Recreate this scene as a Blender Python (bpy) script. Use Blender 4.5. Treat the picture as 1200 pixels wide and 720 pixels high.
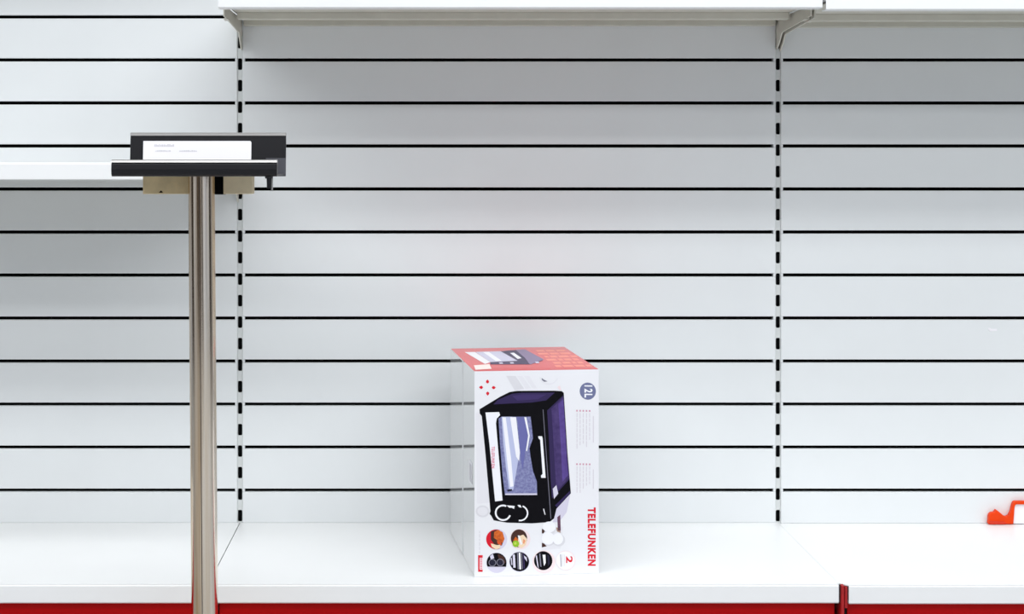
import bpy, bmesh, math, random
from mathutils import Vector

for o in list(bpy.data.objects):
    bpy.data.objects.remove(o)
scene = bpy.context.scene
C = scene.collection
random.seed(7)
R = math.radians

# ------------------------------------------------------------------ camera
# The slatted wall is the plane y = 0, the shop aisle lies on its -y side, z = 0 is the floor.
CAM_Z = 0.821
cam_d = bpy.data.cameras.new('camera')
cam_d.sensor_width = 36.0
cam_d.lens = 61.52
cam_d.shift_x = 105 / 1200
cam_d.shift_y = -164 / 1200
cam_d.clip_start = 0.05
cam = bpy.data.objects.new('camera', cam_d)
cam.location = (0, -3.25, CAM_Z)
cam.rotation_euler = (R(90), 0, 0)
C.objects.link(cam)
scene.camera = cam

# ------------------------------------------------------------------ world, exposure
w = bpy.data.worlds.new('shop_air')
w.use_nodes = True
w.node_tree.nodes['Background'].inputs[0].default_value = (0.9, 0.95, 1.0, 1)
w.node_tree.nodes['Background'].inputs[1].default_value = 0.25
scene.world = w
vs = scene.view_settings
vs.view_transform = 'Standard'
vs.look = 'None'
vs.gamma = 1.0
vs.use_curve_mapping = False
vs.exposure = -0.83

# luminaire rows of the shop ceiling: (x, y, watts)
LAMP_Z = 3.05
LAMPS = [(0.2, -1.25, 135), (0.2, -2.35, 170), (0.2, -3.8, 150), (0.2, -5.1, 150)]
LAMP_LEN = 8.0
LAMP_WID = 0.45



# ------------------------------------------------------------------ materials
def srgb(c):
    def f(v):
        v /= 255.0
        return v / 12.92 if v <= 0.04045 else ((v + 0.055) / 1.055) ** 2.4
    return (f(c[0]), f(c[1]), f(c[2]), 1)


MATS = {}


def mat(name, col, rough=0.5, metal=0.0, var=0.0, scale=20.0, stretch=(1, 1, 1), bump=0.0,
        rvar=0.0, coat=0.0, col2=None, spec=0.5):
    if name in MATS:
        return MATS[name]
    m = bpy.data.materials.new(name)
    m.use_nodes = True
    nt = m.node_tree
    b = nt.nodes['Principled BSDF']
    c = srgb(col)
    b.inputs['Base Color'].default_value = c
    b.inputs['Roughness'].default_value = rough
    b.inputs['Metallic'].default_value = metal
    b.inputs['Specular IOR Level'].default_value = spec
    b.inputs['Coat Weight'].default_value = coat
    b.inputs['Coat Roughness'].default_value = 0.06
    if var or bump or rvar or col2:
        tc = nt.nodes.new('ShaderNodeTexCoord')
        mp = nt.nodes.new('ShaderNodeMapping')
        mp.inputs['Scale'].default_value = stretch
        nz = nt.nodes.new('ShaderNodeTexNoise')
        nz.inputs['Scale'].default_value = scale
        nz.inputs['Detail'].default_value = 4
        nt.links.new(tc.outputs['Object'], mp.inputs['Vector'])
        nt.links.new(mp.outputs['Vector'], nz.inputs['Vector'])
        if var or col2:
            rp = nt.nodes.new('ShaderNodeValToRGB')
            rp.color_ramp.elements[0].position = 0.35
            rp.color_ramp.elements[1].position = 0.68
            lo = srgb(col2) if col2 else tuple(v * (1 - var) for v in c[:3]) + (1,)
            rp.color_ramp.elements[0].color = lo
            rp.color_ramp.elements[1].color = c
            nt.links.new(nz.outputs['Fac'], rp.inputs['Fac'])
            nt.links.new(rp.outputs['Color'], b.inputs['Base Color'])
        if bump:
            bp = nt.nodes.new('ShaderNodeBump')
            bp.inputs['Strength'].default_value = bump
            bp.inputs['Distance'].default_value = 0.001
            nt.links.new(nz.outputs['Fac'], bp.inputs['Height'])
            nt.links.new(bp.outputs['Normal'], b.inputs['Normal'])
        if rvar:
            mr = nt.nodes.new('ShaderNodeMapRange')
            mr.inputs['To Min'].default_value = max(0.02, rough - rvar)
            mr.inputs['To Max'].default_value = rough + rvar
            nt.links.new(nz.outputs['Fac'], mr.inputs['Value'])
            nt.links.new(mr.outputs['Result'], b.inputs['Roughness'])
    MATS[name] = m
    return m


M_SLAT = mat('white_powder_coat', (232, 235, 236), 0.45, var=0.03, scale=6, bump=0.03)
M_SHELF = mat('white_shelf_enamel', (236, 237, 237), 0.38, var=0.02, scale=5)
M_UPR = mat('upright_grey_white', (214, 217, 216), 0.5)
M_BRK = mat('bracket_cream', (206, 204, 192), 0.5, var=0.06, scale=30)
M_BLACK = mat('black_parts_and_shade', (6, 7, 9), 0.8, spec=0.1)  # also stands in for the darkness inside posts and behind joints
M_RED = mat('red_kick_plate', (196, 0, 4), 0.5, var=0.08, scale=4, spec=0.15)
M_REDP = mat('red_foot', (170, 6, 14), 0.4, var=0.25, scale=60)
M_STEEL = mat('stainless_steel', (240, 230, 216), 0.14, 1.0, scale=70, stretch=(1, 1, .02), rvar=0.05, col2=(182, 154, 118))  # tan streaks in the colour stand for warm reflections and dirt
M_DARK = mat('dark_anodised', (14, 13, 18), 0.35, 0.0, spec=0.35)
M_TRIM = mat('bright_aluminium', (176, 174, 172), 0.45, 0.9)
M_TAN = mat('tan_chipboard', (236, 214, 168), 0.8, var=0.2, scale=45, bump=0.2)
M_TAN2 = mat('light_tan_chipboard', (250, 234, 198), 0.8, var=0.12, scale=45, bump=0.2)
M_CARD = mat('white_card', (246, 244, 248), 0.6)
M_FAINT = mat('faint_grey_ink', (212, 210, 216), 0.7)
M_ORANGE = mat('orange_plastic', (236, 66, 4), 0.5, var=0.1, scale=40, spec=0.2)
M_FLOOR = mat('grey_vinyl_floor', (176, 177, 178), 0.35, var=0.12, scale=3)
M_WALL = mat('shop_wall', (206, 210, 218), 0.8, var=0.03, scale=2)
M_CEIL = mat('ceiling_panels', (226, 226, 224), 0.9)
M_DOOR = mat('brown_door', (58, 42, 30), 0.5)
M_GASKET = mat('shop_frame', (120, 96, 70), 0.5)


# ------------------------------------------------------------------ mesh helpers
class MB:
    """collects faces in world coordinates; build() makes one mesh object out of them"""

    def __init__(self):
        self.v, self.f, self.mi = [], [], []

    def quad(self, pts, mi=0):
        n = len(self.v)
        self.v += [tuple(p) for p in pts]
        self.f.append(tuple(range(n, n + len(pts))))
        self.mi.append(mi)

    def box(self, x0, x1, y0, y1, z0, z1, mi=0):
        n = len(self.v)
        self.v += [(x, y, z) for z in (z0, z1) for y in (y0, y1) for x in (x0, x1)]
        for q in ((0, 2, 3, 1), (4, 5, 7, 6), (0, 1, 5, 4), (2, 6, 7, 3), (0, 4, 6, 2), (1, 3, 7, 5)):
            self.f.append(tuple(n + i for i in q))
            self.mi.append(mi)
        return self

    def prism_x(self, prof, x0, x1, mi=0):
        """profile of (y, z) points pushed from x0 to x1"""
        k = len(prof)
        n = len(self.v)
        self.v += [(x0, y, z) for y, z in prof] + [(x1, y, z) for y, z in prof]
        self.f.append(tuple(range(n, n + k)))
        self.f.append(tuple(range(n + 2 * k - 1, n + k - 1, -1)))
        for i in range(k):
            j = (i + 1) % k
            self.f.append((n + j, n + i, n + k + i, n + k + j))
        self.mi += [mi] * (k + 2)
        return self

    def prism_y(self, prof, y0, y1, mi=0):
        """profile of (x, z) points pushed from y0 to y1"""
        k = len(prof)
        n = len(self.v)
        self.v += [(x, y0, z) for x, z in prof] + [(x, y1, z) for x, z in prof]
        self.f.append(tuple(range(n, n + k)))
        self.f.append(tuple(range(n + 2 * k - 1, n + k - 1, -1)))
        for i in range(k):
            j = (i + 1) % k
            self.f.append((n + j, n + i, n + k + i, n + k + j))
        self.mi += [mi] * (k + 2)
        return self

    def cyl(self, a, b, ra, rb=None, seg=32, mi=0):
        a, b = Vector(a), Vector(b)
        rb = ra if rb is None else rb
        d = (b - a).normalized()
        u = d.orthogonal().normalized()
        t = d.cross(u)
        n = len(self.v)
        for p, r in ((a, ra), (b, rb)):
            for i in range(seg):
                q = 2 * math.pi * i / seg
                self.v.append(tuple(p + u * (r * math.cos(q)) + t * (r * math.sin(q))))
        for i in range(seg):
            j = (i + 1) % seg
            self.f.append((n + i, n + j, n + seg + j, n + seg + i))
        self.f.append(tuple(range(n + seg - 1, n - 1, -1)))
        self.f.append(tuple(range(n + seg, n + 2 * seg)))
        self.mi += [mi] * (seg + 2)
        return self

    def build(self, name, mats, parent=None, bevel=0.0, seg=2, smooth=False):
        if not isinstance(mats, (list, tuple)):
            mats = [mats]
        off = Vector(parent['_base']) if parent is not None and '_base' in parent else Vector((0, 0, 0))
        me = bpy.data.meshes.new(name)
        me.from_pydata([tuple(Vector(p) - off) for p in self.v], [], self.f)
        for m in mats:
            me.materials.append(m)
        for p, i in zip(me.polygons, self.mi):
            p.material_index = i
        bm = bmesh.new()
        bm.from_mesh(me)
        bmesh.ops.recalc_face_normals(bm, faces=bm.faces)
        bm.to_mesh(me)
        bm.free()
        me.update()
        o = bpy.data.objects.new(name, me)
        C.objects.link(o)
        if parent is not None:
            o.parent = parent
            o['_base'] = tuple(off)
        if smooth:
            for p in me.polygons:
                p.use_smooth = True
            me.set_sharp_from_angle(angle=R(35))
        if bevel:
            md = o.modifiers.new('bevel', 'BEVEL')
            md.width = bevel
            md.segments = seg
            md.limit_method = 'ANGLE'
            md.angle_limit = R(40)
        return o


def thing(name, label, cat, base, group=None):
    o = bpy.data.objects.new(name, None)
    o.empty_display_size = 0.05
    C.objects.link(o)
    o.location = base
    o['_base'] = tuple(base)
    tag(o, label, cat, group)
    return o


def tag(o, label, cat, group=None):
    o['label'] = label
    o['category'] = cat
    if group:
        o['group'] = group
    return o


def struct(o):
    o['kind'] = 'structure'
    return o


# ------------------------------------------------------------------ the room
RX0, RX1, RY0, RY1, RZ = -5.0, 5.5, -6.6, 0.45, 3.2
struct(MB().box(RX0, RX1, RY0, RY1, -0.1, 0).build('floor', M_FLOOR))
struct(MB().box(RX0, RX1, RY0, RY1, RZ, RZ + 0.1).build('ceiling', M_CEIL))
struct(MB().box(RX0, RX1, RY1, RY1 + 0.1, 0, RZ).build('wall_back', M_WALL))
struct(MB().box(RX0, RX1, RY0 - 0.1, RY0, 0, RZ).build('wall_front', M_WALL))
struct(MB().box(RX0 - 0.1, RX0, RY0, RY1, 0, RZ).build('wall_left', M_WALL))
struct(MB().box(RX1, RX1 + 0.1, RY0, RY1, 0, RZ).build('wall_right', M_WALL))

M_PANEL = mat('dark_reflection_panel', (38, 32, 28), 0.6)
M_OPP = mat('brown_reflection_panel', (106, 100, 98), 0.7, var=0.3, scale=1.5)


def reflection_panel(name, x0, x1, y0, y1, z1, m):  # unseen panels added for their reflections in the steel pole
    return struct(MB().box(x0, x1, y0, y1, 0, z1).build(name, m))


reflection_panel('reflection_panel_1', RX0, RX0 + 0.05, -2.4, -0.5, 2.3, M_PANEL)
reflection_panel('reflection_panel_2', RX1 - 0.05, RX1, -2.6, -0.5, 2.3, M_PANEL)
reflection_panel('reflection_panel_3', 0.25, 1.3, RY0, RY0 + 0.05, 2.3, M_PANEL)
reflection_panel('reflection_panel_4', -4.4, -0.1, RY0, RY0 + 0.05, 2.3, M_OPP)

# ------------------------------------------------------------------ shelving: uprights
UP = [-1.339, -0.339, 0.661, 1.661]
TOP = 1.90
LINE0 = 0.2204          # height of the lowest open joint
PITCH = 0.08
GAP = 0.0062


UPRIGHTS = []


def make_upright(x, label):
    t = thing('shelf_upright', label, 'shelf post', (x, 0.03, 0), 'slotted shelf posts')
    yf0, yf1 = 0.003, 0.0055
    hw, sw = 0.0048, 0.0041
    m = MB()
    m.box(x - hw, x - sw, yf0, yf1, 0.0, TOP)
    m.box(x + sw, x + hw, yf0, yf1, 0.0, TOP)
    zs = []
    z = LINE0 + 0.003 - 3 * 0.04
    while z < TOP - 0.03:
        zs.append(z)
        z += 0.04
    prev = 0.0
    for z in zs:                       # webs between the slots; slot = 22 mm under each mark
        m.box(x - sw, x + sw, yf0, yf1, prev, z - 0.0215)
        # small chamfer nibs in the corners of each slot
        for s in (-1, 1):
            m.prism_y([(x + s * sw, z), (x + s * (sw - 0.0014), z), (x + s * sw, z - 0.0025)], yf0, yf1)
            m.prism_y([(x + s * sw, z - 0.0215), (x + s * (sw - 0.0014), z - 0.0215), (x + s * sw, z - 0.019)], yf0, yf1)
        prev = z
    m.box(x - sw, x + sw, yf0, yf1, prev, TOP)
    m.box(x - hw, x - hw + 0.0006, yf1, 0.06, 0, TOP)
    m.box(x + hw - 0.0006, x + hw, yf1, 0.06, 0, TOP)
    m.box(x - hw, x + hw, 0.06, 0.062, 0, TOP)
    m.build('slotted_channel', M_UPR, t)
    MB().box(x - hw + 0.0007, x + hw - 0.0007, 0.010, 0.012, 0.002, TOP - 0.002).build('slot_shade_sheet', M_BLACK, t)  # black sheet stands in for the unlit inside of the post
    MB().box(x - hw, x + hw, 0.0035, 0.063, TOP, TOP + 0.008).build('end_cap', M_UPR, t)
    UPRIGHTS.append(t)
    return t


make_upright(UP[0], 'slotted white steel shelf post at the far end of the bay with the pole stand')
make_upright(UP[1], 'slotted white steel shelf post partly behind the black tray of the pole stand')
make_upright(UP[2], 'slotted white steel shelf post above the red foot between two base shelves')
make_upright(UP[3], 'slotted white steel shelf post at the far end of the bay with the orange clip')

# ------------------------------------------------------------------ shelving: slatted panels
PANEL_LABEL = ['white slatted steel back panel behind the stainless pole, with a narrow shelf across it',
               'white slatted steel back panel directly behind the boxed mini oven',
               'white slatted steel back panel behind the orange clip']


def slat_mesh(x0, x1, z0, z1):
    """a folded sheet steel slat with end tabs that close the joint below it"""
    m = MB()
    xa, xb = x0 + 0.005, x1 - 0.005
    m.box(xa, xb, 0.0, 0.012, z0, z1)
    if z0 > LINE0:
      for a, b in ((xa, xa + 0.004), (xb - 0.004, xb)):
          m.box(a, b, 0.0006, 0.011, z0 - GAP, z0)
    return m


for i in range(3):
    x0, x1 = UP[i], UP[i + 1]
    p = thing('slatted_back_panel', PANEL_LABEL[i], 'back panel', ((x0 + x1) / 2, 0.02, 0.13), 'slatted back panels')
    MB().box(x0 + 0.006, x1 - 0.006, 0.034, 0.036, 0.10, TOP - 0.01).build('joint_shade_sheet', M_BLACK, p)  # black sheet put in as the darkness behind the open joints
    first = None
    k = -1
    while True:
        z0 = LINE0 + k * PITCH + GAP / 2
        z1 = z0 + PITCH - GAP
        if z1 > TOP:
            break
        if k == -1:
            slat_mesh(x0, x1, 0.1601 - (0.0012 if i == 2 else 0), LINE0 - GAP / 2).build('slat', M_SLAT, p, bevel=0.0008, seg=1)
        elif first is None:
            first = slat_mesh(x0, x1, z0, z1).build('slat', M_SLAT, p, bevel=0.0008, seg=1)
            fz = z0
        else:
            c = first.copy()
            C.objects.link(c)
            c.parent = p
            c.location = (0, random.uniform(-0.0003, 0.0003), z0 - fz)
        k += 1
    if i == 2:
        # scrap of clear tape left on the slat
        tx = (1158 - 495) / 631
        tz = CAM_Z - (386.5 - 196) / 631
        MB().prism_y([(tx, tz + .003), (tx + .004, tz + .003), (tx + .005, tz + .0015), (tx + .016, tz + .0015), (tx + .016, tz - .0025), (tx + .004, tz - .003), (tx, tz)],
                     -0.0008, 0.0004).build('tape_scrap', M_CARD, p)

# ------------------------------------------------------------------ base shelves, feet, kick plates
DECK = 0.16
YF = -0.479
BASE_LABEL = ['white enamel base shelf with the stainless pole in front of it',
              'white enamel base shelf carrying the boxed mini oven',
              'white enamel base shelf carrying the orange clip']
KICK_LABEL = ['red kick plate below the empty base shelf behind the steel pole',
              'red kick plate below the base shelf with the boxed mini oven',
              'red kick plate below the base shelf with the orange clip']
for i in range(3):
    x0, x1 = UP[i], UP[i + 1]
    zo = -0.0012 if i == 2 else 0.0
    b = thing('base_shelf', BASE_LABEL[i], 'shelf', ((x0 + x1) / 2, -0.24, DECK - 0.03), 'base shelves')
    a0, a1 = x0 + 0.0008, x1 - 0.0008
    # deck: a plate whose front corners are clipped around the foot
    m = MB()
    prof = [(a0, 0.0028), (a1, 0.0028), (a1, YF + 0.004), (a1 - 0.001, YF + 0.001), (a0 + 0.012, YF + 0.001), (a0, YF + 0.012)]
    n = len(prof)
    top = [(x, y, DECK + zo) for x, y in prof]
    bot = [(x, y, DECK - 0.0018 + zo) for x, y in prof]
    m.quad(top)
    m.quad(bot[::-1])
    for q in range(n):
        r = (q + 1) % n
        m.quad([top[q], bot[q], bot[r], top[r]])
    m.build('deck', M_SHELF, b)
    # front lip, rolled at the top
    zt = DECK + zo
    lip = [(YF + 0.003, zt - 0.0004), (YF + 0.0012, zt - 0.0012), (YF, zt - 0.003), (YF, zt - 0.029), (YF + 0.002, zt - 0.0305), (YF + 0.022, zt - 0.0305),
           (YF + 0.022, zt - 0.0285), (YF + 0.004, zt - 0.0285), (YF + 0.004, zt - 0.0019)]
    MB().prism_x(lip, a0 + 0.0135, a1 - 0.0005).build('front_lip', M_SHELF, b, bevel=0.0006, seg=1)
    MB().box(a0 + 0.02, a1 - 0.02, YF + 0.14, YF + 0.17, DECK - 0.022, DECK - 0.0019).build('stiffener', M_BRK, b)
    MB().box(a0 + 0.02, a1 - 0.02, -0.03, -0.004, DECK - 0.03, DECK - 0.0019).build('rear_rail', M_BRK, b)
    k = MB().box(x0 + 0.0155, x1 - 0.0045, YF + 0.016, YF + 0.019, 0.012, DECK - 0.0312).build('kick_plate', M_RED, None, bevel=0.0006, seg=1)
    tag(k, KICK_LABEL[i], 'kick plate', 'red kick plates')
    fx0, fx1 = x0 + 0.0012, x0 + 0.0122
    f = thing('base_support', ['red steel support arm at the far end of the bay with the pole', 'red steel support arm low behind the stainless pole',
                               'red steel support arm showing in the gap between two white base shelves'][i], 'shelf support', (x0 + 0.006, -0.24, 0), 'red support arms')
    MB().prism_x([(0.0, 0.0), (YF + 0.002, 0.0), (YF + 0.002, 0.126), (YF + 0.03, 0.126), (YF + 0.03, 0.128), (0.0, 0.128)], fx0, fx0 + 0.003).build('arm_plate', M_REDP, f)
    MB().prism_x([(YF - 0.002, 0.112), (YF - 0.002, DECK - 0.002), (YF + 0.006, DECK - 0.0005), (YF + 0.006, 0.112)], fx0 + 0.0005, fx0 + 0.0055).build('front_hook', M_REDP, f, bevel=0.0007)
    MB().prism_x([(YF - 0.0005, 0.122), (YF - 0.0005, DECK - 0.004), (YF + 0.006, DECK - 0.004), (YF + 0.006, 0.122)], fx0 + 0.0065, fx1).build('front_hook', M_REDP, f, bevel=0.0007)

# ------------------------------------------------------------------ upper shelves and their brackets
SD = 0.372


def upper_shelf(x0, x1, U, label):
    s = thing('upper_shelf', label, 'shelf', ((x0 + x1) / 2, -SD / 2, U), 'upper shelves')
    a0, a1 = x0 + 0.003, x1 - 0.003
    MB().box(a0, a1, -SD + 0.001, -0.001, U + 0.026, U + 0.028).build('deck', M_SHELF, s)
    lip = [(-SD + 0.003, U + 0.0288), (-SD + 0.001, U + 0.0278), (-SD, U + 0.0258), (-SD, U + 0.0015), (-SD + 0.0012, U), (-SD + 0.030, U), (-SD + 0.030, U + 0.0015),
           (-SD + 0.002, U + 0.0015), (-SD + 0.002, U + 0.026)]
    MB().prism_x(lip, a0, a1).build('front_lip', M_SHELF, s)
    MB().box(a0 + 0.006, a1 - 0.006, -SD + 0.002, -0.002, U + 0.0125, U + 0.0145).build('underside', M_BRK, s)
    hat = [(-0.150, U + 0.0125), (-0.148, U + 0.001), (-0.122, U + 0.001), (-0.120, U + 0.0125)]
    MB().prism_x(hat, a0 + 0.008, a1 - 0.008).build('stiffener', M_BRK, s, bevel=0.0008)
    MB().box(a0 + 0.006, a1 - 0.006, -0.022, -0.0008, U - 0.0005, U + 0.026).build('rear_rail', M_BRK, s, bevel=0.001)
    for e0, e1 in ((a0, a0 + 0.0015), (a1 - 0.0015, a1)):
        MB().box(e0, e1, -SD + 0.002, -0.002, U + 0.0147, U + 0.026).build('end_plate', M_SHELF, s)
    return s


def bracket(x, U, label, side):
    """side: +1 the plate stands right of the post centre, -1 left of it"""
    xc = x + side * 0.0032
    b = thing('shelf_bracket', label, 'shelf bracket', (xc, -0.1, U - 0.045), 'shelf brackets')
    prof = [(-0.0008, U + 0.012), (-0.286, U + 0.012), (-0.290, U + 0.010), (-0.290, U - 0.006), (-0.19, U - 0.010), (-0.10, U - 0.0135),
            (-0.050, U - 0.016), (-0.030, U - 0.030), (-0.010, U - 0.041), (-0.0008, U - 0.043)]
    MB().prism_x(prof, xc - 0.0012, xc + 0.0012).build('side_plate', M_BRK, b)
    MB().prism_x([(-0.262, U - 0.0073), (-0.235, U - 0.0084), (-0.235, U - 0.0100), (-0.262, U - 0.0089)], xc - 0.004, xc + 0.004).build('foot_tab', M_BRK, b)
    for dz in (0.010, 0.038):
        zz = U - dz
        MB().prism_x([(-0.001, zz), (0.010, zz), (0.010, zz - 0.012), (0.0065, zz - 0.012), (0.0065, zz - 0.006), (-0.001, zz - 0.006)], xc - 0.0009, xc + 0.0009).build('hook', M_BRK, b)
    return b


U2 = CAM_Z + 0.2620
U3 = CAM_Z + 0.2590
UL = CAM_Z - 0.0212
upper_shelf(UP[1], UP[2], U2, 'white upper shelf mounted above the boxed mini oven')
upper_shelf(UP[2], UP[3], U3, 'white upper shelf mounted above the orange clip')
upper_shelf(UP[0], UP[1], UL, 'white shelf at tray height behind the pole stand')
UT = 1.43  # out of view, added so that its shade falls on the upper slats
upper_shelf(UP[0], UP[1], UT, 'unseen white high shelf added to shade the bay with the pole stand, above the tray')
bracket(UP[0], UT, 'cream steel bracket on the far end of the added high shelf over the pole stand', 1)
bracket(UP[1], UT, 'cream steel bracket on the near end of the added high shelf over the pole stand', -1)
bracket(UP[1], U2, 'cream steel bracket on the open end of the upper shelf above the black tray', 1)
bracket(UP[2], U2, 'cream steel bracket on the oven side of the joint between the two upper shelves', -1)
bracket(UP[2], U3, 'cream steel bracket on the orange clip side of the joint between the upper shelves', 1)
bracket(UP[3], U3, 'cream steel bracket on the far end of the shelf above the orange clip', -1)
bracket(UP[0], UL, 'cream steel bracket on the far end of the shelf behind the pole stand', 1)
bracket(UP[1], UL, 'cream steel bracket hidden behind the black tray of the pole stand', -1)

# ------------------------------------------------------------------ pole stand with tray
px, py = -0.3285, -0.64
st = thing('tray_stand', 'stainless steel pole stand topped by a black tray with a white card', 'stand', (px, py, 0))
m = MB().cyl((px + 0.005, py, 0.012), (px - 0.001, py, 0.8085), 0.0198, seg=48)
m.build('pole', M_STEEL, st, smooth=True)
sx = px - 0.0012
MB().cyl((sx + 0.005, py - 0.01925, 0.02), (sx - 0.001, py - 0.01925, 0.806), 0.00085, seg=8).build('reflection_streak', mat('dark_reflection', (74, 64, 56), 0.5, 0.6), st)  # dark reflection line on the pole, painted as a thin strip
MB().cyl((px + 0.005, py, 0.0), (px + 0.005, py, 0.008), 0.13, 0.128, seg=48).cyl((px + 0.005, py, 0.008), (px + 0.005, py, 0.013), 0.05, 0.03, seg=48).build('floor_plate', M_STEEL, st, smooth=True)
TX0, TX1 = px - 0.1193, px + 0.1193
MB().box(TX0 + 0.002, TX1 - 0.002, -0.728, -0.572, 0.8087, 0.8107).build('tray_floor', M_DARK, st)
# front bar: rounded hollow profile
fp = [(-0.718, 0.8075), (-0.729, 0.8075), (-0.7325, 0.8105), (-0.7335, 0.818), (-0.7325, 0.826), (-0.729, 0.8285), (-0.718, 0.8285)]
fb = MB().prism_x(fp, TX0, TX1).build('front_bar', M_DARK, st, bevel=0.001)
MB().prism_x([(-0.7335, 0.8278), (-0.732, 0.8305), (-0.728, 0.8318), (-0.718, 0.8318), (-0.718, 0.8278)], TX0, TX1).build('highlight_trim', M_TRIM, fb)  # bright strip draws the highlight along the rounded top edge
# back plate leaning slightly backwards
bp_ = MB().prism_x([(-0.574, 0.8070), (-0.568, 0.8070), (-0.560, 0.8695), (-0.566, 0.8695)], TX0, TX1).build('back_plate', M_DARK, st, bevel=0.0008)
MB().prism_x([(-0.5672, 0.8693), (-0.5668, 0.8728), (-0.5645, 0.8740), (-0.5600, 0.8735), (-0.5595, 0.8693)], TX0, TX1).build('highlight_trim', M_TRIM, bp_)  # painted highlight along the top of the back plate
MB().box(TX1 - 0.03, TX1 + 0.0005, -0.577, -0.5745, 0.8072, 0.835).build('end_plate', mat('grey_anodised', (92, 92, 98), 0.4, 0.4), bp_)
# card with rounded upper right corner
cx0, cx1, cz0, cz1 = -0.4275, -0.2620, 0.8115, 0.8612


def lean(z, o):
    return -0.574 + 0.008 * (z - 0.807) / 0.0625 - o


cm = MB()
pr = [(cx0, cz0), (cx1, cz0), (cx1, cz1 - 0.0025), (cx1 - 0.0008, cz1 - 0.0008), (cx1 - 0.0025, cz1), (cx0, cz1)]
cm.quad([(x, lean(z, 0.0022), z) for x, z in pr])
cm.quad([(x, lean(z, 0.0004), z) for x, z in pr][::-1])
for q in range(len(pr)):
    a, b = pr[q], pr[(q + 1) % len(pr)]
    cm.quad([(a[0], lean(a[1], .0022), a[1]), (a[0], lean(a[1], .0004), a[1]), (b[0], lean(b[1], .0004), b[1]), (b[0], lean(b[1], .0022), b[1])])
card = cm.build('card', M_CARD, st)
ink = MB()
rnd = random.Random(3)
for (xa, xb, z, h) in ((-0.4105, -0.3810, 0.8525, 0.0040), (-0.4085, -0.3850, 0.8450, 0.0022), (-0.3720, -0.3460, 0.8448, 0.0022)):
    x = xa
    while x < xb:                       # faded, unreadable small print
        wd = rnd.uniform(0.0012, 0.0026)
        hh = h * rnd.uniform(0.6, 1.0)
        ink.quad([(x, lean(z, .0024), z), (x + wd, lean(z, .0024), z), (x + wd, lean(z + hh, .0024), z + hh), (x, lean(z + hh, .0024), z + hh)])
        x += wd + 0.0006
ink.build('faded_print', M_FAINT, card)
# chipboard mounting blocks under the tray, and the dark saddle between them
MB().box(-0.4205, -0.346, -0.618, -0.580, 0.7805, 0.8085).build('mounting_block', M_TAN, st, bevel=0.001)
MB().box(-0.2995, -0.2562, -0.618, -0.580, 0.7805, 0.8085).build('mounting_block', M_TAN2, st, bevel=0.001)
MB().box(-0.346, -0.2995, -0.600, -0.582, 0.7795, 0.8085).build('saddle', M_BLACK, st)
MB().prism_y([(-0.3965, 0.7825), (-0.393, 0.786), (-0.390, 0.7825), (-0.3945, 0.7825)], -0.6186, -0.618).build('scratch', M_BLACK, st)
MB().cyl((-0.2215, -0.724, 0.790), (-0.2215, -0.724, 0.8077), 0.0030, 0.0036, seg=16).cyl((-0.2215, -0.724, 0.8045), (-0.2215, -0.724, 0.8077), 0.0052, 0.0062, seg=16).build('peg', M_DARK, st)
MB().cyl((-0.2172, -0.722, 0.788), (-0.2172, -0.722, 0.8077), 0.0014, seg=10).build('pin', M_TRIM, st)

# ------------------------------------------------------------------ orange clip with white card
oc = thing('orange_clip', 'orange plastic clip with a rounded lug and thin frame around a white card', 'clip', (1.11, -0.006, DECK))


def ow(x, y):
    s = 629.0
    return ((x - 495) / s, DECK + (611.5 - y) / s)


outl = [(1154, 611.5), (1155, 600.5), (1157.5, 598.2), (1161, 598), (1163.3, 594.8), (1166, 597), (1172, 602), (1175, 603), (1178, 601.5), (1180.3, 597), (1182, 590), (1183.3, 586.2), (1185.5, 585),
        (1214.5, 585), (1216.7, 586.2), (1218, 590), (1219.7, 597), (1222, 601.5), (1225, 603), (1228, 602), (1234, 597), (1236.7, 594.8), (1239, 598), (1242.5, 598.2), (1245, 600.5), (1246, 611.5)]
inn = [(1217.0, 611.5), (1215.6, 592), (1214.6, 589), (1213.6, 588.6), (1186.4, 588.6), (1185.4, 589), (1184.4, 592), (1183.0, 611.5)]
loop = [ow(*p) for p in outl] + [ow(*p) for p in inn]
MB().prism_y(loop, -0.012, -0.001).build('frame', M_ORANGE, oc, bevel=0.0008)
MB().prism_y([ow(1154.6, 611.5), ow(1155, 607.6), ow(1172, 608.4), ow(1174, 609.6), ow(1174, 611.5)], -0.0135, -0.012).build('lower_rib', mat('deep_orange', (214, 48, 8), 0.4), oc)
MB().prism_y([ow(1183.2, 611.4), ow(1184.5, 592), ow(1186.4, 588.7), ow(1213.6, 588.7), ow(1215.5, 592), ow(1216.8, 611.4)], -0.008, -0.005).build('card', M_CARD, oc)

# ------------------------------------------------------------------ boxed mini oven
def Y(d):
    return d - 3.25


H = 0.332
FL, FR, BR, BL = Vector((.0838, Y(2.818))), Vector((.2868, Y(2.846))), Vector((.2595, Y(3.203))), Vector((.0514, Y(3.170)))
ctr = (FL + FR + BR + BL) / 4
bx = thing('oven_carton', 'white cardboard box with red top and printed mini oven, on the base shelf', 'box', (ctr.x, ctr.y, DECK))
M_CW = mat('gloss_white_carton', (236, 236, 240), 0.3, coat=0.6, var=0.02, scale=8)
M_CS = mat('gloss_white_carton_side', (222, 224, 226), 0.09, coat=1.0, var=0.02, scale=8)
M_CR = mat('gloss_red_carton', (232, 34, 40), 0.3, coat=0.3, var=0.06, scale=8)
z0, z1 = DECK + 0.0003, DECK + H
cb = MB()
P = [FL, FR, BR, BL]
lo = [(p.x, p.y, z0) for p in P]
hi = [(p.x, p.y, z1) for p in P]
cb.quad(lo[::-1], 0)
cb.quad(hi, 2)
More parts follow.
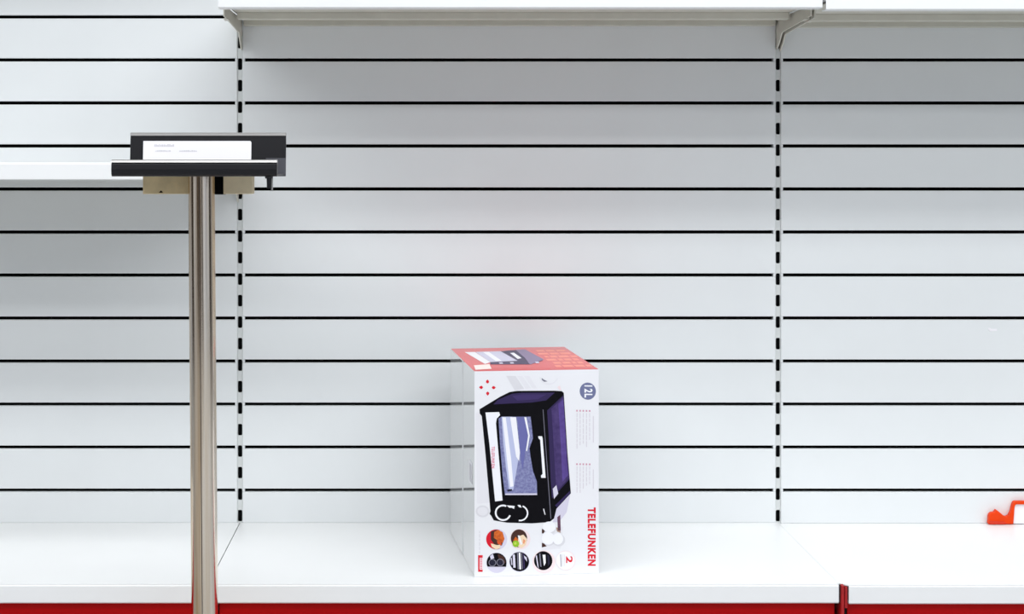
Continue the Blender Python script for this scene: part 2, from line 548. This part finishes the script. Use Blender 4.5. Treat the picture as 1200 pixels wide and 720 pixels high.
for i in range(4):
    j = (i + 1) % 4
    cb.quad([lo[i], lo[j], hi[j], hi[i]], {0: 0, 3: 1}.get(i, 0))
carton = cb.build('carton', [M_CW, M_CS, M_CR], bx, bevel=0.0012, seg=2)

eF = (FR - FL)
nF = Vector((eF.y, -eF.x)).normalized()         # outward normal of the printed front
eS = (BL - FL)
nS = Vector((-eS.y, eS.x)).normalized()
if nS.x > 0:
    nS = -nS


def on_front(u, v, off):
    p = FL + eF * u + nF * off
    return (p.x, p.y, z0 + v * (z1 - z0))


def on_side(u, v, off):
    p = FL + eS * u + nS * off
    return (p.x, p.y, z0 + v * (z1 - z0))


def on_top(u, v, off):
    p = (FL * (1 - u) + FR * u) * (1 - v) + (BL * (1 - u) + BR * u) * v
    return (p.x, p.y, z1 + off)


# The artwork is laid out on a sheet 146 units wide and 242 tall (1 unit = 1.4 mm); x from 556, y from about 436 down.
def art(x, y):
    u = (x - 556.0) / 146.0
    t = 435.5 - 5.5 * u
    return u, 1 - (y - t) / 242.0


LAYER = 0.00012


class Print:
    """flat print on one face of the carton"""

    def __init__(self, face=on_front, conv=art):
        self.m = MB()
        self.mats = []
        self.face, self.conv = face, conv

    def idx(self, mt):
        if mt not in self.mats:
            self.mats.append(mt)
        return self.mats.index(mt)

    def poly(self, pts, mt, layer=1):
        self.m.quad([self.face(*self.conv(x, y), LAYER * layer) for x, y in pts], self.idx(mt))
        return self

    def disc(self, cx, cy, r, mt, layer=1, ry=None, seg=28, a0=0, a1=360):
        ry = ry or r
        pts = [(cx + r * math.cos(R(a0 + (a1 - a0) * k / seg)), cy + ry * math.sin(R(a0 + (a1 - a0) * k / seg))) for k in range(seg + (0 if a1 - a0 == 360 else 1))]
        return self.poly(pts, mt, layer)

    def ring(self, cx, cy, r, wd, mt, layer=1, a0=0, a1=360, seg=30):
        for k in range(seg):
            p, q = R(a0 + (a1 - a0) * k / seg), R(a0 + (a1 - a0) * (k + 1) / seg)
            self.poly([(cx + r * math.cos(p), cy + r * math.sin(p)), (cx + r * math.cos(q), cy + r * math.sin(q)),
                       (cx + (r - wd) * math.cos(q), cy + (r - wd) * math.sin(q)), (cx + (r - wd) * math.cos(p), cy + (r - wd) * math.sin(p))], mt, layer)
        return self

    def text_down(self, body, xl, xr, ya, yb, mt, layer=1, bold=0.02):
        """lettering that runs down the sheet, tops of the letters to the right"""
        cu = bpy.data.curves.new('lettering', 'FONT')
        cu.body = body
        cu.offset = bold
        cu.space_character = 1.16
        cu.resolution_u = 3
        to = bpy.data.objects.new('lettering', cu)
        C.objects.link(to)
        dg = bpy.context.evaluated_depsgraph_get()
        me = bpy.data.meshes.new_from_object(to.evaluated_get(dg))
        bpy.data.objects.remove(to)
        xs = [v.co.x for v in me.vertices]
        ys = [v.co.y for v in me.vertices]
        ax, bx_, ay, by = min(xs), max(xs), min(ys), max(ys)
        n = len(self.m.v)
        for v in me.vertices:
            s = (v.co.x - ax) / (bx_ - ax)
            t = (v.co.y - ay) / (by - ay)
            self.m.v.append(self.face(*self.conv(xl + (xr - xl) * t, ya + (yb - ya) * s), LAYER * layer))
        mi = self.idx(mt)
        for p in me.polygons:
            self.m.f.append(tuple(n + i for i in p.vertices))
            self.m.mi.append(mi)
        bpy.data.meshes.remove(me)
        return self

    def build(self, name, parent=None):
        o = self.m.build(name, self.mats, parent or bx)
        return o


def ink_mat(name, col, rough=0.42, col2=None, scale=120):
    return mat('ink_' + name, col, rough, coat=0.08, col2=col2, scale=scale, spec=0.3)


I_BLACK = mat('ink_black', (6, 5, 11), 0.55, spec=0.12)
I_NAVY = ink_mat('navy', (22, 20, 46))
I_PURPLE = ink_mat('purple', (74, 57, 112), col2=(58, 42, 94))
I_DPURPLE = ink_mat('dark_purple', (44, 30, 78))
I_WHITE = ink_mat('white', (242, 242, 248))
I_LILAC = ink_mat('lilac', (212, 208, 226))
I_GLASS = ink_mat('glass_blue', (142, 146, 186), col2=(108, 110, 158), scale=300)
I_GLASS2 = ink_mat('glass_pale', (188, 194, 226))
I_VIOLET = ink_mat('violet', (104, 106, 166))
I_GHOST = ink_mat('ghost_grey', (218, 217, 222))
I_GHOST2 = ink_mat('ghost_grey_light', (228, 227, 232))
I_GREY = ink_mat('grey', (120, 118, 134))
I_LINE = ink_mat('fine_text_grey', (214, 208, 216))
I_RED = ink_mat('red', (214, 12, 40))
I_PINK = ink_mat('pink', (226, 80, 120))
I_PALEPINK = ink_mat('pale_pink', (240, 222, 224))
I_BADGE = ink_mat('badge', (110, 116, 152))
I_ORANGE = ink_mat('orange', (226, 116, 40), col2=(186, 78, 24), scale=260)
I_BROWN = ink_mat('brown', (66, 36, 28))
I_CREAM = ink_mat('cream', (240, 214, 182))
I_GREEN = ink_mat('green', (142, 190, 40))

# ghosted table setting behind the oven
g = Print()
g.poly([(593, 440), (604, 440), (614, 455), (603, 457)], I_GHOST)
g.poly([(606, 440), (612, 440), (622, 454), (616, 455)], I_GHOST2)
g.poly([(614, 440), (620, 439.6), (629, 454), (624, 454)], I_GHOST2)
g.build('towel_print')
g = Print()
g.ring(643, 438, 11.5, 1.6, I_GHOST2, a0=20, a1=165)
g.poly([(634.5, 441.5), (637, 443.5), (641.5, 445.6), (637.5, 446), (634.8, 444)], I_GREY, 2)
g.build('plate_print')
g = Print()
g.poly([(653, 452), (656, 450), (658, 455.5), (655.5, 455.5)], I_PALEPINK, 2)
g.build('crumb_print')
g = Print()
g.poly([(557.5, 484), (563, 484), (573, 590), (559, 591)], I_GHOST2)  # pale grey column in the printed background
g.build('grey_column_print')
g = Print()
g.disc(565.5, 600, 8, I_GHOST, 1, ry=7)
g.disc(565.5, 600, 6, I_GHOST2, 2, ry=5)
g.build('cup_print')
g = Print()
g.poly([(650, 598), (668, 580), (664, 600), (655, 612), (648, 612)], I_LILAC)
g.poly([(653, 606), (656.5, 603), (657, 622), (653.5, 622)], ink_mat('plum', (98, 62, 84)), 2)
g.build('bottle_print')

# oven picture
ov = Print()
ov.poly([(561.8, 480), (586, 464.7), (597, 459), (605.5, 457.5), (650, 456.4), (658.5, 456.8), (660.6, 458.8), (665, 530), (667.5, 559.5), (669, 577.6), (652, 596), (649.2, 607.5), (643.5, 612),
         (623, 613.6), (594, 613), (578.5, 610.5), (575.5, 605), (573.6, 603), (574.6, 600), (572, 569.6), (569, 534.6), (564.5, 488), (562.2, 485)], I_BLACK, 2)
ov.poly([(583, 468.5), (600, 461), (612, 459.5), (650, 458.6), (640, 468), (622, 471), (598, 472.5), (578, 474)], I_DPURPLE, 3)
ov.poly([(600, 463.5), (612, 461.5), (640, 461), (630, 467), (606, 469)], ink_mat('mid_purple', (58, 42, 96)), 4)
ov.poly([(641, 480), (660.2, 461.5), (664.6, 530), (667.2, 561), (646.8, 584), (645, 560), (643.4, 520)], I_DPURPLE, 3)
ov.poly([(646, 478), (660, 463.5), (664.3, 530), (666.8, 559), (652, 576), (650, 545), (648, 510)], I_PURPLE, 4)
ov.poly([(654, 472), (660, 466), (663.6, 530), (665.6, 556), (659, 564), (657, 520)], ink_mat('light_purple', (92, 72, 146), col2=(80, 58, 130)), 5)
ov.poly([(647.6, 572.5), (651.8, 568), (654, 578), (649, 584.5)], I_LILAC, 5)
ov.poly([(650.4, 592), (668, 574.5), (668.6, 578), (652.6, 594.5)], I_DPURPLE, 3)
ov.poly([(635.8, 479), (636.5, 479), (645.8, 608), (645.0, 608)], I_GREY, 4)
ov.poly([(568.8, 483.6), (584.7, 482.8), (585.8, 486.5), (582.0, 490.5), (581.0, 496), (583.0, 520), (588.7, 587), (580, 588.2), (573.3, 520)], I_WHITE, 4)
ov.text_down('TELEFUNKEN', 575.8, 579.4, 523.5, 549, I_PINK, 6, 0.01)
win = [(584, 490.5), (587.5, 488.3), (621.5, 487.6), (623, 500), (624.3, 513), (620.2, 525), (621.6, 536), (624.4, 552), (628.8, 564), (629.2, 580), (591.6, 580.5), (589, 560), (585.7, 520)]
ov.poly(win, I_GLASS, 4)
ov.poly([(587.5, 488.3), (600, 488), (605, 525), (607, 540), (601, 575), (596, 573), (593, 550), (589.5, 520)], I_GLASS2, 5)
ov.poly([(588.5, 489), (592.5, 489), (599, 540), (601.5, 570), (597.5, 571), (594.5, 545)], I_WHITE, 6)
ov.poly([(597.5, 488.6), (604.5, 488.4), (609, 530), (608, 540), (604.5, 535)], I_WHITE, 6)
ov.poly([(606, 488.6), (614.5, 488.4), (618.5, 510), (615, 530), (612, 552), (609.5, 530)], I_VIOLET, 6)
ov.poly([(614, 488.4), (616.5, 488.2), (620.5, 510), (617.5, 528), (616, 528), (618.6, 510)], I_WHITE, 7)
ov.poly([(594, 574.2), (599.5, 573.2), (600, 575.2), (594.5, 576.5)], I_NAVY, 6)
ov.poly([(592, 578.6), (629, 578), (629.2, 580), (591.6, 580.5)], I_LILAC, 6)
ov.poly([(630.5, 510.5), (635, 510.5), (635.6, 513), (639.2, 559.6), (634, 559.6), (633.6, 557), (635.6, 555), (632.8, 515), (630.8, 513)], I_WHITE, 5)
ov.ring(589.3, 601.4, 9.6, 2.0, I_WHITE, 5, a0=20, a1=295)
ov.ring(609.2, 601.6, 9.6, 1.7, I_WHITE, 5, a0=-70, a1=100)
ov.poly([(593.5, 592.6), (603, 593.2), (602, 596.8), (599.6, 595.4), (596.5, 595.4)], I_WHITE, 5)
ov.poly([(606, 592), (609.5, 592), (611, 595), (608, 594.6)], I_WHITE, 6)
ov.poly([(636.2, 596.5), (637.2, 596), (639, 603), (638.2, 603.4)], I_WHITE, 5)
ov.build('oven_picture')

# four drop emblem
em = Print()
for cx, cy, dx, dy in ((571.2, 447.4, 0, -1), (563.9, 454.2, -1, 0), (578.3, 454.2, 1, 0), (571.4, 461.2, 0, 1)):
    tx, ty = -dy, dx
    em.poly([(cx + dx * 2.6, cy + dy * 2.6), (cx + tx * 1.6 + dx * .9, cy + ty * 1.6 + dy * .9), (cx + tx * 1.9 - dx * .7, cy + ty * 1.9 - dy * .7), (cx - dx * 2.2, cy - dy * 2.2),
             (cx - tx * 1.9 - dx * .7, cy - ty * 1.9 - dy * .7), (cx - tx * 1.6 + dx * .9, cy - ty * 1.6 + dy * .9)], I_RED)
em.build('emblem')

bd = Print()
bd.disc(689, 456.2, 9.6, I_BADGE, 1, ry=10.2)
bd.text_down('12L', 685.0, 694.6, 449.2, 463.8, I_WHITE, 2, 0.03)
bd.build('badge')

lt = Print()
lt.text_down('TELEFUNKEN', 688.8, 698.4, 594.0, 663.4, I_RED, 1, 0.05)
lt.build('lettering')

# two blocks of unreadable fine print
rnd = random.Random(11)
for y0_, y1_ in ((479.6, 521), (543, 576)):
    fn = Print()
    for k in range(5):
        x = 676.2 + 3.75 * k
        fn.poly([(x - .9, y0_ - 1), (x + .9, y0_ - 1), (x + .9, y0_ + 1), (x - .9, y0_ + 1)], ink_mat('bullet', (206, 150, 170)))
        y = y0_ + 2.5
        while y < y1_ - rnd.uniform(0, 10):
            ln = rnd.uniform(3, 7)
            fn.poly([(x - .45, y), (x + .45, y), (x + .45, y + ln), (x - .45, y + ln)], I_LINE)
            y += ln + 0.9
    x = 695.5
    fn.poly([(x - .5, y0_ + 6), (x + .5, y0_ + 6), (x + .5, y1_ - 4), (x - .5, y1_ - 4)], I_LINE)
    fn.build('fine_print')

# food pictures
fp1 = Print()
fp1.disc(582, 632.8, 12.2, I_LILAC, 1)
fp1.disc(581.2, 632.8, 11.6, I_RED, 2, a0=70, a1=290)
fp1.poly([(575, 623.5), (582, 621.5), (588.5, 624), (590.5, 632), (588, 640), (580, 640), (575, 633)], I_BROWN, 3)
fp1.poly([(579, 624), (584, 621.6), (588.8, 624.5), (591, 632), (589, 637), (583, 634), (578.5, 631)], I_ORANGE, 4)
fp1.poly([(582, 634), (587, 636), (588, 640), (583, 638)], ink_mat('carrot', (214, 84, 40)), 5)
fp1.poly([(575, 637.5), (582, 639.5), (586, 639), (586, 643), (581, 644.6), (576, 641.5)], I_CREAM, 5)
fp1.build('food_picture')
fp2 = Print()
fp2.disc(609.2, 632.4, 12.2, I_PALEPINK, 1)
fp2.disc(608, 631.4, 9.6, I_BROWN, 2, ry=10.6)
fp2.poly([(607, 629), (613, 627), (617.5, 632), (616, 639), (611, 643), (606.5, 641)], I_CREAM, 3)
fp2.poly([(601, 634), (604, 629.5), (607, 633), (604, 637)], I_ORANGE, 3)
fp2.disc(604.2, 637.8, 3.9, I_GREEN, 4)
fp2.disc(603.6, 637.4, 1.6, ink_mat('lime', (190, 214, 80)), 5)
fp2.poly([(606.5, 628), (608.5, 628), (612, 638), (610, 639)], I_WHITE, 4)
fp2.poly([(613, 632), (615.6, 634), (614, 638), (612.5, 637)], ink_mat('salmon', (232, 150, 110)), 4)
fp2.build('food_picture')
kp = Print()
kp.disc(581.8, 660.4, 12.0, I_LILAC, 1)
kp.disc(581.8, 660.4, 11.6, I_BLACK, 2, a0=158, a1=382)
kp.poly([(570.8, 663), (593, 663), (593, 665), (571.5, 665)], I_BLACK, 3)
kp.poly([(583, 649.8), (590, 653), (592.5, 660), (590, 662), (584, 655)], I_BROWN, 3)
kp.poly([(574, 652.5), (577.5, 650), (579, 655), (575, 656.5)], I_LILAC, 4)
kp.ring(576.8, 660.3, 4.4, 0.9, I_GREY, 4)
kp.ring(586, 660.0, 4.4, 0.9, I_GREY, 4)
kp.disc(576.8, 660.3, 3.0, I_NAVY, 4)
kp.disc(586, 660.0, 3.0, I_NAVY, 4)
kp.build('detail_picture')
hp = Print()
hp.disc(608.4, 659, 12.0, I_LILAC, 1)
hp.disc(608.4, 659, 11.4, I_BLACK, 2)
for xa, xb, c in ((598.2, 599.4, I_LILAC), (600.5, 603.2, I_LILAC), (605.6, 607, I_GREY), (607.6, 609.6, I_WHITE), (610.6, 611.6, I_GREY), (612.6, 614, I_DPURPLE)):
    h = math.sqrt(max(1, 10.6 ** 2 - ((xa + xb) / 2 - 608.4) ** 2))
    hp.poly([(xa, 659 - h), (xb, 659 - h), (xb + .8, 659 + h * .85), (xa + .8, 659 + h * .85)], c, 3)
hp.poly([(613.5, 651.5), (617, 654), (617.5, 659), (614.5, 655)], I_LILAC, 3)
hp.build('detail_picture')
dp = Print()
dp.disc(637.2, 659, 13.6, I_PALEPINK, 1)
dp.disc(636.4, 657.6, 10.8, I_BLACK, 2, ry=11.2)
dp.poly([(627.5, 652), (629, 651), (631.2, 667), (629.6, 664)], I_LILAC, 3)
dp.poly([(631.5, 649), (633, 649), (634.4, 665), (632.8, 664.5)], I_GREY, 3)
dp.poly([(635.6, 650.5), (639, 650.5), (639.4, 660), (637.4, 664), (636.6, 659)], I_WHITE, 3)
dp.poly([(641, 650), (643.5, 652), (644.2, 661), (642.2, 664)], I_NAVY, 3)
dp.build('detail_picture')
eg = Print()
eg.poly([(634.6, 619), (660, 617), (657, 643), (634.6, 645)], I_GHOST2, 1)
eg.poly([(634.8, 620), (639, 622), (636.6, 625.4), (634.8, 625.4)], I_BROWN, 2)
eg.poly([(634.8, 636.5), (637, 637), (640.5, 640.5), (634.8, 642)], I_BROWN, 2)
eg.poly([(651.5, 618), (656, 619), (657, 624.5), (652.5, 623)], ink_mat('tan', (172, 142, 128)), 2)
for ex, ey in ((644.4, 619.2), (643.2, 632.6), (654.8, 633.2)):
    eg.disc(ex, ey, 7.4, I_GHOST, 2)
eg.disc(643.4, 617.6, 7.6, I_WHITE, 3, ry=6.4)
eg.disc(642, 631, 7.4, I_WHITE, 4, ry=7.6)
eg.disc(653.6, 631.6, 6.2, I_WHITE, 3, ry=6.8)
eg.build('eggs_picture')
tw = Print()
tw.disc(662.8, 657.2, 11.6, I_PALEPINK, 3)
tw.disc(662.4, 657.2, 10.8, I_WHITE, 4)
tw.text_down('2', 663.2, 671.0, 652.0, 660.2, I_RED, 5, 0.03)
for x in (656.4, 658.6, 660.6):
    tw.poly([(x, 650), (x + .8, 650), (x + 1.6, 664.5), (x + .8, 664.5)], I_GREY if x < 657 else I_GHOST, 5)
tw.build('badge')
rl = Print()
rl.poly([(560.2, 651.6), (565.6, 651.6), (565.6, 671.2), (560.2, 671.2)], I_RED, 1)
rl.poly([(562.0, 654.6), (566.0, 654.6), (566.0, 668.6), (562.0, 668.6)], I_PALEPINK, 2)
for k in range(7):
    rl.poly([(562.8, 655 + 1.9 * k), (564.6, 655 + 1.9 * k), (564.6, 656 + 1.9 * k), (562.8, 656 + 1.9 * k)], I_PINK, 3)
y = 623
while y < 648:
    ln = rnd.uniform(2, 5)
    rl.poly([(561.4, y), (562.6, y), (562.6, y + ln), (561.4, y + ln)], I_GHOST, 1)
    y += ln + 1.2
rl.build('side_tab_print')

# print on the red top: u along the front edge, v towards the wall
def same(u, v):
    return u, v


tp = Print(on_top, same)
tp.poly([(.086, .82), (.174, .82), (.205, .354), (.146, .28)], I_WHITE, 2)
tp.poly([(.398, .832), (.554, .885), (.649, .383), (.51, .232), (.184, .259), (.205, .354), (.441, .389)], I_DPURPLE, 2)
tp.poly([(.178, .819), (.398, .832), (.441, .389), (.205, .354)], ink_mat('pale_glass', (206, 204, 224)), 3)
tp.poly([(.24, .80), (.29, .80), (.31, .40), (.26, .39)], I_WHITE, 4)
tp.poly([(.543, .885), (.627, .902), (.671, .426), (.501, .222), (.53, .5)], ink_mat('grey_purple', (134, 118, 152)), 3)
tp.poly([(.459, .737), (.495, .75), (.501, .5), (.459, .462)], I_WHITE, 4)
for u in (.27, .36, .57):
    tp.poly([(u, .33), (u + .03, .335), (u + .025, .275), (u - .005, .27)], I_LILAC, 4)
tp.build('oven_picture')
sk = Print(on_top, same)
sk.poly([(.044, .234), (.18, .272), (.156, .08), (.02, .053)], ink_mat('sticker', (250, 232, 226)), 2)
sk.build('sticker')
tt = Print(on_top, same)
rnd = random.Random(5)
I_TOPTXT = ink_mat('top_text', (244, 148, 128))
for r_ in range(6):
    v = .86 - r_ * .135
    u = .71 - .02 * (r_ % 2)
    while u < .95:
        ln = rnd.uniform(.03, .09)
        tt.poly([(u, v), (min(u + ln, .985), v), (min(u + ln, .985), v - .075), (u, v - .075)], I_TOPTXT, 1)
        u += ln + .015
tt.build('faded_print')

# left side of the carton: overlapping rear flap, a bar code sticker
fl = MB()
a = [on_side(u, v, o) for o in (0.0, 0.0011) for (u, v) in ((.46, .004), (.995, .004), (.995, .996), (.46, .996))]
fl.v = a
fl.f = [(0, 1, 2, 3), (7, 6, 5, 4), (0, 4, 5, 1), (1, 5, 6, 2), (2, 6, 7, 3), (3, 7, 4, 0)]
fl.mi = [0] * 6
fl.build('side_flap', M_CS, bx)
sp = Print(on_side, same)
sp.poly([(.08, .43), (.20, .43), (.20, .54), (.08, .54)], I_WHITE, 2)
for k in range(8):
    sp.poly([(.10, .44 + k * .011), (.18, .44 + k * .011), (.18, .444 + k * .011), (.10, .444 + k * .011)], I_GREY, 3)
sp.build('bar_code_sticker')

# ------------------------------------------------------------------ ceiling lamps of the shop (above the frame)
M_HOUS = mat('lamp_housing', (236, 236, 236), 0.5)
for k, (lx, ly, watt) in enumerate(LAMPS):
    t = thing('ceiling_light', ['long ceiling strip light hanging nearest the slatted shelving', 'long ceiling strip light in the second row out from the slatted shelving',
                               'long ceiling strip light in the third row out from the slatted shelving', 'long ceiling strip light in the row nearest the opposite wall'][k], 'ceiling light', (lx, ly, RZ), 'shop strip lights')
    MB().prism_x([(ly - LAMP_WID / 2 - .02, LAMP_Z + .004), (ly + LAMP_WID / 2 + .02, LAMP_Z + .004), (ly + .05, RZ - .001), (ly - .05, RZ - .001)], lx - LAMP_LEN / 2 - .03, lx + LAMP_LEN / 2 + .03).build('housing', M_HOUS, t)
    ld = bpy.data.lights.new('strip_tube', 'AREA')
    ld.shape = 'RECTANGLE'
    ld.size = LAMP_LEN
    ld.size_y = LAMP_WID
    ld.energy = watt
    ld.color = (0.958, 0.98, 1.0)
    lo_ = bpy.data.objects.new('strip_tube', ld)
    C.objects.link(lo_)
    lo_.parent = t
    lo_.location = (0, 0, LAMP_Z - RZ)

for o in bpy.data.objects:
    if '_base' in o:
        del o['_base']
